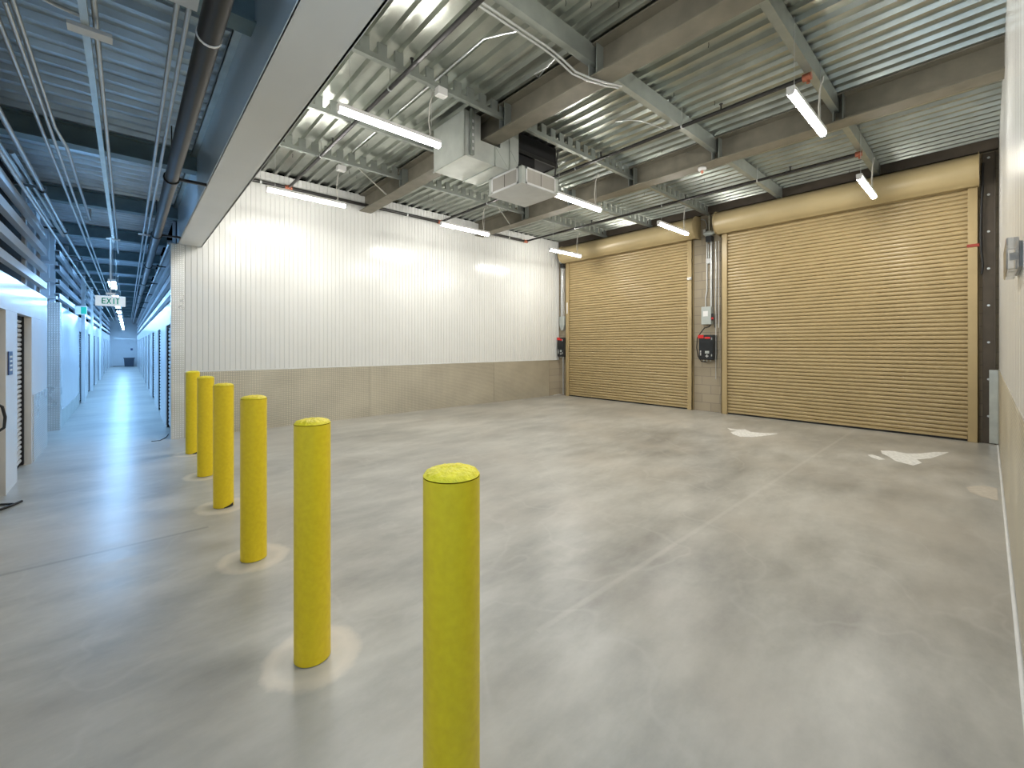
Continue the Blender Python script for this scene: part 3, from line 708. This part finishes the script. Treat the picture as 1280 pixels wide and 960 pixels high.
# section beyond the cross aisle
LB = 11.04
lopen = [(15.3, 16.3), (18.6, 19.6), (21.6, 22.6), (24.6, 25.6), (27.6, 28.6), (30.6, 31.6), (33.6, 34.6), (36.6, 37.6)]
mb = MB(); ys = LB
for a, b in lopen: mb.box(CL, CL - .2, ys, a, 0, H1 + .0); ys = b
mb.box(CL, CL - .2, ys, END, 0, H1); mb.box(CL, CL - .2, LB, END, H1, HT)
mb.box(CL - .2, -3.5, LB, LB + .1, 0, CDECK)
struct('wall_left.004', mb, 'cwhite', 'blue-lit storage unit fronts on the left beyond the cross aisle', 'wall')
mb = MB().box(CL - .2, -3.5, 9.45, 9.51, 0, CDECK)
struct('wall_left.005', mb, 'cwhite', 'near side wall of the left cross aisle', 'wall')
nthw = ['first', 'second', 'third', 'fourth', 'fifth', 'sixth', 'seventh', 'eighth', 'ninth', 'tenth', 'eleventh', 'twelfth', 'thirteenth', 'fourteenth', 'fifteenth', 'sixteenth']
for i, (a, b) in enumerate(lopen): unit_door(8 + i, CL - .06, -1, a, b, '%s unit roll-up door on the left beyond the cross aisle' % nthw[i])
mb = MB().prism([(CL - .16, LB - .012), (CL + .012, LB - .012), (CL + .012, LB + .25), (CL + .001, LB + .25), (CL + .001, LB - .001), (CL - .16, LB - .001)], 'z', 0, HT + .05)
struct('trim_5', mb, 'plate_b', 'tread plate corner guard at the far side of the left cross aisle', 'corner guard')
solo('kick_plate', MB().box(CL + .001, CL + .007, LB + .26, 15.28, 0, .30), 'galvd', 'grey kick strip under the first left panel beyond the cross aisle', 'wall plate')
solo('wall_post', MB().box(CL, CL + .07, 15.9, 16.15, 0, CDECK - .3), 'cwhite', 'first pale post on the left wall beyond the cross aisle', 'post')
solo('wall_post', MB().box(CL, CL + .06, 19.8, 20.05, 0, CDECK - .3), 'cwhite', 'second pale post on the left wall beyond the cross aisle', 'post')
solo('wall_post', MB().box(CL, CL + .05, 26., 26.3, 0, CDECK - .3), 'cwhite', 'third pale post on the left wall beyond the cross aisle', 'post')

# girts: four rows each side
rows = [(2.35, 2.44), (2.59, 2.69), (2.85, 2.95), (3.11, 3.21)]
rw = ['lowest', 'second lowest', 'second highest', 'highest']
def girt(x, sgn, y0, y1, z0, z1, label, grp):
    mb = MB().prism([(x, z0), (x, z1), (x + sgn*.06, z1), (x + sgn*.06, z1 - .012), (x + sgn*.006, z1 - .012), (x + sgn*.006, z0 + .012), (x + sgn*.06, z0 + .012), (x + sgn*.06, z0)], 'y', y0, y1)
    solo('wall_girt', mb, 'girt', label, 'rail', grp)
for i, (a, b) in enumerate(rows):
    girt(CL, -1, -2.9, 9.5, a, b, '%s pale rail above the near left unit fronts' % rw[i], 'rails above the near left units')
    girt(CL, -1, LB + .1, END - .1, a, b, '%s pale rail above the left units beyond the cross aisle' % rw[i], 'rails above the far left units')
    girt(CR + .002, 1, WY + .25, END - .1, a, b, '%s pale rail above the right unit fronts' % rw[i], 'rails above the right units')
for i, yy in enumerate((3.2, 5.0, 6.65, 8.2, 9.42)):
    solo('rail_post', MB().box(CL - .10, CL - .065, yy, yy + .035, HT, CDECK - .03), 'girt', '%s thin post behind the rails above the near left units' % nthw[i], 'post', 'thin posts behind the near left rails')
for i, yy in enumerate((LB + .15, 13.5, 16., 19., 22., 26., 30.)):
    solo('rail_post', MB().box(CL - .16, CL - .065, yy, yy + .08, HT, CDECK - .03), 'girt', '%s post behind the rails beyond the left cross aisle' % nthw[i], 'post', 'posts behind the far left rails')
for i, yy in enumerate((9.6, 11.4, 13.5, 16., 19., 22., 26.)):
    solo('rail_post', MB().box(CR + .065, CR + .16, yy, yy + .06, HT, CDECK - .03), 'girt', '%s post behind the rails above the right units' % nthw[i], 'post', 'posts behind the right rails')
# steel column with brackets at the cross aisle
mb = MB().box(CL - .30, CL - .12, LB - .02, LB + .05, HT, CDECK).box(CL - .30, CL - .28, LB - .12, LB + .05, HT, CDECK)
for z in (2.32, 2.62, 2.92): mb.box(CL - .42, CL - .02, LB - .14, LB + .02, z, z + .05)
solo('bracket_column', mb, 'girt', 'pale column with stacked brackets at the left cross aisle corner', 'column')

# ------------------------------------------------------------------ corridor right side
ropen = []
ropen = [(8.86, 10.1), (11.9, 12.95), (14.8, 16.1)]; y = 18.2
while y < 40: ropen.append((y, y + 1.15)); y += 2.9
mb = MB(); ys = WY + .1
for a, b in ropen: mb.box(CR, CR + .2, ys, a, 0, H1); ys = b
mb.box(CR, CR + .2, ys, END, 0, H1); mb.box(CR, CR + .2, WY + .1, END, H1, HT)
struct('wall_right.004', mb, 'cwhite', 'blue-lit storage unit fronts on the right side of the corridor', 'wall')
for i, (a, b) in enumerate(ropen): unit_door(16 + i, CR + .06, 1, a, b, '%s unit roll-up door on the right of the corridor counting from the corner guard' % nthw[i])
struct('wall_right.005', MB().box(CR + .22, CR + .26, WY + .2, END, HT - .05, CDECK), 'dark', 'near-black sheet for the mesh and unlit space behind the right corridor rails', 'wall')  # solid sheet, darkness of the space behind painted near-black
solo('corridor_conduit', MB().tube([(CR - .03, WY + .05, 3.14), (CR - .03, END - .2, 3.14)], .02, 10), 'conduit', 'pale pipe fixed along the highest right corridor rail', 'conduit')

# ------------------------------------------------------------------ corridor end
mb = MB().box(CL - .2, CR + .3, END, END + .1, 0, CDECK + .1)
struct('wall_end', mb, 'cwhite', 'far end wall of the corridor', 'wall')
t = thing('door_30', 'pale sectional door at the far end of the corridor', 'door', (-.2, END, 0), kind='structure')
mb = MB()
for k in range(5): mb.box(-.75, .38, END - .03, END, .02 + k * .42, .425 + k * .42)
part('door_panel', mb, 'cwhite', t)
part('track_bar', MB().box(-.8, .42, END - .05, END - .03, 1.98, 2.03), 'conduit', t)
part('bottom_seal', MB().box(-.75, .38, END - .035, END - .005, 0, .03), 'dark', t)
t = thing('wheeled_bin', 'dark bin standing at the far end of the corridor', 'bin', (.10, END - .8, 0))
part('tub', MB().prism([(-.14, .0), (.34, .0), (.38, .58), (-.18, .58)], 'y', END - 1.1, END - .55), 'bin', t)
part('rim', MB().box(-.21, .41, END - 1.13, END - .52, .58, .63), 'bin', t)
solo('wall_notice', MB().box(.18, .30, END - .04, END - .03, 1.15, 1.3), 'navy', 'small blue notice on the far end wall above the bin', 'sign')

# ------------------------------------------------------------------ corridor beams, pipes, conduits
yb = 3.05; i = 0
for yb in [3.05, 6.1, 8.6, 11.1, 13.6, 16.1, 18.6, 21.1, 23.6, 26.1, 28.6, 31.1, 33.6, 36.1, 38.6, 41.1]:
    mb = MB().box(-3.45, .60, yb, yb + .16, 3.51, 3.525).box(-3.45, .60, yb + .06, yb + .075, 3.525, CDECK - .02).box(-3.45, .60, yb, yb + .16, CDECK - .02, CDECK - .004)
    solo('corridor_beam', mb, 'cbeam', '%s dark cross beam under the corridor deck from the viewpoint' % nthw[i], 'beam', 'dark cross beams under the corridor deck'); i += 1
t = thing('sprinkler_main', 'thick black sprinkler main hanging along the right of the corridor ceiling', 'pipe', (.315, 19, 3.1))
part('pipe', MB().tube([(.315, -2.9, 3.1), (.315, 41, 3.1)], .054, 16), 'black', t)
part('clamp_ring', MB().tube([(.315, 2.68, 3.1), (.315, 2.695, 3.1)], .058, 16), 'whitep', t, 'pale ring joint')
for yy in (5.2, 8.0, 11.2, 14.4, 17.6, 21., 24.): part('pipe_hanger', MB().tube([(.315, yy, 3.1), (.315, yy + .03, 3.1)], .066, 12).box(.30, .59, yy, yy + .03, 3.09, 3.115).tube([(.315, yy + .015, 3.16), (.315, yy + .015, 3.6)], .006, 6), 'black', t)
def cpipe(x, z, y0, y1, r, mat, label, extra=None, name='corridor_conduit', group=None):
    pts = [(x, y0, z), (x, y1, z)] if extra is None else extra
    return solo(name, MB().tube(pts, r, 8), mat, label, 'conduit', group)
cpipe(.195, 3.3, 2.75, 40, .013, 'conduit', 'left of the paired conduits beside the thick black main')
cpipe(.245, 3.3, 2.75, 40, .013, 'conduit', 'right of the paired conduits beside the thick black main')
cpipe(-.125, 3.235, -2.5, 10.9, .013, 'conduit', 'conduit lying beside the central strut of the corridor ceiling')
solo('ceiling_strut', MB().box(-.182, -.15, -2.5, 9.6, 3.19, 3.235), 'galvd', 'long slotted strut down the middle of the corridor ceiling', 'strut')
cpipe(-.50, 3.2, -1., 40, .013, 'conduit', 'leftmost of the three long thin corridor conduits')
cpipe(-.445, 3.18, 3.2, 40, .011, 'conduit', 'middle of the three long thin corridor conduits')
cpipe(0, 0, 0, 0, .013, 'conduit', 'rightmost thin corridor conduit that jogs and stops early', [(-.43, 3.0, 3.24), (-.425, 4.9, 3.22), (-.385, 5.3, 3.2), (-.375, 8.1, 3.2), (-.375, 8.15, 3.35)])
cpipe(0, 0, 0, 0, .012, 'conduit', 'conduit curving across the corridor deck at the upper left', [(-.95, 3.05, 3.45), (-.62, 3.12, 3.36), (-.5, 3.2, 3.3), (-.3, 3.4, 3.36), (-.2, 3.42, 3.36)])
cpipe(-.69, 3.2, 3.2, 40, .02, 'conduit', 'thicker pipe left of the thin corridor conduits')
cpipe(-.745, 3.02, 3.2, 24, .016, 'conduit', 'pale conduit close above the left rails')
cpipe(-.83, 3.26, 3.5, 9.4, .018, 'conduit', 'pipe running just above the highest left rail')
cpipe(-.77, 3.32, 7.5, 9.2, .02, 'conduit', 'short pale pipe drop left of the corridor ceiling', [(-.82, 6.2, 3.34), (-.80, 8.6, 3.34), (-.77, 9.0, 3.25), (-.70, 9.15, 3.12)])
for i, yy in enumerate((6.9, 9.2, 11.9, 14.8, 18.2)):
    solo('pipe_clamp', MB().box(-1.0, -.66, yy, yy + .03, 3.215, 3.24).tube([(-.69, yy, 3.2), (-.69, yy + .03, 3.2)], .035, 10), 'black', '%s black clamp on the thick pipe above the left rails' % nthw[i], 'clamp', 'black clamps on the left corridor pipe')
# trapeze hangers
bevel(solo('trapeze_plate', MB().box(-.235, -.06, 3.18, 3.25, 3.168, 3.191), 'lgrey', 'pale plate under the central strut of the corridor ceiling', 'plate'), .002)
bevel(solo('trapeze_plate', MB().box(.135, .275, 2.66, 2.80, 3.265, 3.285), 'lgrey', 'pale scuffed plate at the near end of the paired conduits', 'plate'), .002)
bevel(solo('trapeze_plate', MB().box(.13, .275, 9.0, 9.06, 3.265, 3.285), 'lgrey', 'small pale plate under the paired conduits further down the corridor', 'plate'), .002)
bevel(solo('trapeze_plate', MB().box(-.24, -.08, 9.0, 9.06, 3.13, 3.15), 'lgrey', 'small pale plate under the central conduit above the first corridor light', 'plate'), .002)

# corridor lights
i = 0
for k, yc in enumerate([-1.7, .55] + [10.85 + 2.85 * j for j in range(11)]):  # first two are unseen lights added to brighten the near corridor
    lb = {0: 'added unseen corridor tube light behind the viewpoint', 1: 'added unseen corridor tube light above the viewpoint'}.get(k, '%s lit tube light down the corridor, counted from the exit sign' % nthw[k - 2] if k > 1 else '')
    t = thing('corridor_light', lb, 'light', (-.2, yc, 2.6), 'lit tube lights down the corridor')
    x0 = -.2
    bevel(part('housing', MB().box(x0 - .053, x0 + .053, yc - .603, yc + .603, 2.62, 2.665), 'whitep', t), .004)
    dz = .09 if k < 2 else .014
    part('diffuser', MB().prism([(x0 - .05, 2.62), (x0 - .045, 2.62 - dz), (x0 + .045, 2.62 - dz), (x0 + .05, 2.62)], 'y', yc - .6, yc + .6), 'near_fill' if k < 2 else 'ctube', t, 'glowing white lens')
    for s in (-1, 1): part('suspension_wire', MB().tube([(x0, yc + s * .45, 2.665), (x0, yc + s * .45, CDECK + .03)], .004, 5), 'conduit', t)

for i, yb in enumerate([6.1, 8.6, 11.1, 13.6, 16.1, 18.6, 21.1, 23.6, 26.1, 28.6, 31.1, 33.6, 36.1, 38.6]):  # fill panels added out of sight behind the beams to brighten the corridor
    t = thing('added_fill_panel', '%s added fill light panel hidden behind a corridor cross beam' % nthw[i], 'light', (-.44, yb + .29, 3.64), 'added fill light panels between the corridor cross beams')
    part('frame', MB().box(-.62, -.26, yb + .17, yb + .41, 3.655, 3.70), 'whitep', t)
    part('diffuser', MB().box(-.60, -.28, yb + .19, yb + .39, 3.64, 3.655), 'panel_fill', t, 'glowing fill light lens')

# exit sign
def exit_sign(cx, cy, z0, w, h, label, along='x', face='exitw'):
    t = thing('exit_sign', label, 'sign', (cx, cy, z0))
    def B(mb, u0, u1, v0, v1, d0, d1):
        if along == 'x': mb.box(cx + u0, cx + u1, cy + d0, cy + d1, z0 + v0, z0 + v1)
        else: mb.box(cx + d0, cx + d1, cy + u0, cy + u1, z0 + v0, z0 + v1)
        return mb
    bevel(part('housing', B(MB(), -w/2, w/2, 0, h, -.018, .018), face, t), .004)
    lt = MB(); lh = h * .58; z = h * .21; s = .013 * w / .32; lw = w * .13; x = -w * .29; d = (-.022, -.017)
    def bar(x0, x1, a, b): B(lt, x0, x1, a, b, *d)
    bar(x, x + s, z, z + lh)
    for f in (0, .5, 1): bar(x, x + lw, z + f * (lh - s), z + f * (lh - s) + s)
    x += w * .17
    for sg in (0, 1):
        x0, x1 = (x, x + lw) if sg == 0 else (x + lw, x)
        q = s * .8
        if along == 'x':
            lt.prism([(cx + x0 - q/1.5, z0 + z), (cx + x0 + q/1.5, z0 + z), (cx + x1 + q/1.5, z0 + z + lh), (cx + x1 - q/1.5, z0 + z + lh)], 'y', cy + d[0], cy + d[1])
    x += w * .17; bar(x + lw*.3, x + lw*.3 + s, z, z + lh)
    x += w * .12; bar(x, x + lw, z + lh - s, z + lh); bar(x + lw/2 - s/2, x + lw/2 + s/2, z, z + lh)
    part('lettering', lt, 'exitg', t, 'green letters reading EXIT')
    bevel(part('canopy', B(MB(), -.055, .055, h + .02, h + .05, -.03, .03), 'whitep', t), .004)
    part('stem', B(MB(), -.01, .01, h, h + .9, -.006, .006), 'conduit', t)
    return t
exit_sign(-.19, 9.0, 2.105, .34, .155, 'illuminated EXIT sign with green letters hanging in the corridor')
t = thing('wall_sign', 'small green and white sign on the left corridor wall beyond the cross aisle', 'sign', (CL + .1, 14.1, 2.25))
part('panel', MB().box(CL, CL + .2, 14.1, 14.115, 2.22, 2.42), 'whitep', t)
part('green_field', MB().box(CL + .10, CL + .19, 14.095, 14.1, 2.24, 2.40), 'exitg', t)

# strap on the floor and loop on the left unit door
mb = MB()
pts = [(-1.05, 6.05, .01), (-.93, 5.93, .012), (-.86, 5.98, .015), (-.80, 6.08, .012), (-.75, 6.17, .014)]
mb.tube(pts, .012, 8); mb.tube([(-1.0, 6.20, .01), (-.90, 6.19, .012), (-.80, 6.13, .012)], .010, 8)
solo('floor_strap', mb, 'rubber', 'black strap lying on the floor by the left unit door', 'strap')
mb = MB().tube([(CL - .05, 6.22, .98), (CL + .02, 6.24, .92), (CL + .035, 6.26, .82), (CL + .03, 6.25, .72), (CL - .04, 6.22, .66)], .012, 8)
solo('door_pull_loop', mb, 'rubber', 'black pull loop on the unit door at the left picture edge', 'strap')
mb = MB().tube([(CR - .25, 8.72, .008), (CR - .15, 8.7, .008), (CR - .06, 8.95, .008), (CR - .01, 9.25, .008)], .005, 6)
solo('loose_cable', mb, 'dark', 'thin cable on the floor at the first right unit door', 'cable')

# ------------------------------------------------------------------ world, camera
w = bpy.data.worlds.new('world'); bpy.context.scene.world = w; w.use_nodes = True
w.node_tree.nodes['Background'].inputs[0].default_value = (.8, .85, .9, 1); w.node_tree.nodes['Background'].inputs[1].default_value = .0
cam = bpy.data.cameras.new('camera'); co = bpy.data.objects.new('camera', cam); C.objects.link(co)
cam.sensor_fit = 'HORIZONTAL'; cam.sensor_width = 36.; cam.lens = 36. * 534.6 / 1280.
cam.shift_x = 0.; cam.shift_y = (432. - 480.) / 1280.
cam.clip_start = .02; cam.clip_end = 200
co.location = (0, 0, 1.5); co.rotation_euler = (PI/2, 0, -.7326)
bpy.context.scene.camera = co
sc = bpy.context.scene
sc.view_settings.view_transform = 'Standard'; sc.view_settings.look = 'None'; sc.view_settings.exposure = 0.
sc.cycles.max_bounces = 7; sc.cycles.diffuse_bounces = 5; sc.cycles.glossy_bounces = 3; sc.cycles.sample_clamp_indirect = 4.
sc.cycles.caustics_reflective = False; sc.cycles.caustics_refractive = False; sc.cycles.blur_glossy = 1.
sc.cycles.use_light_tree = True
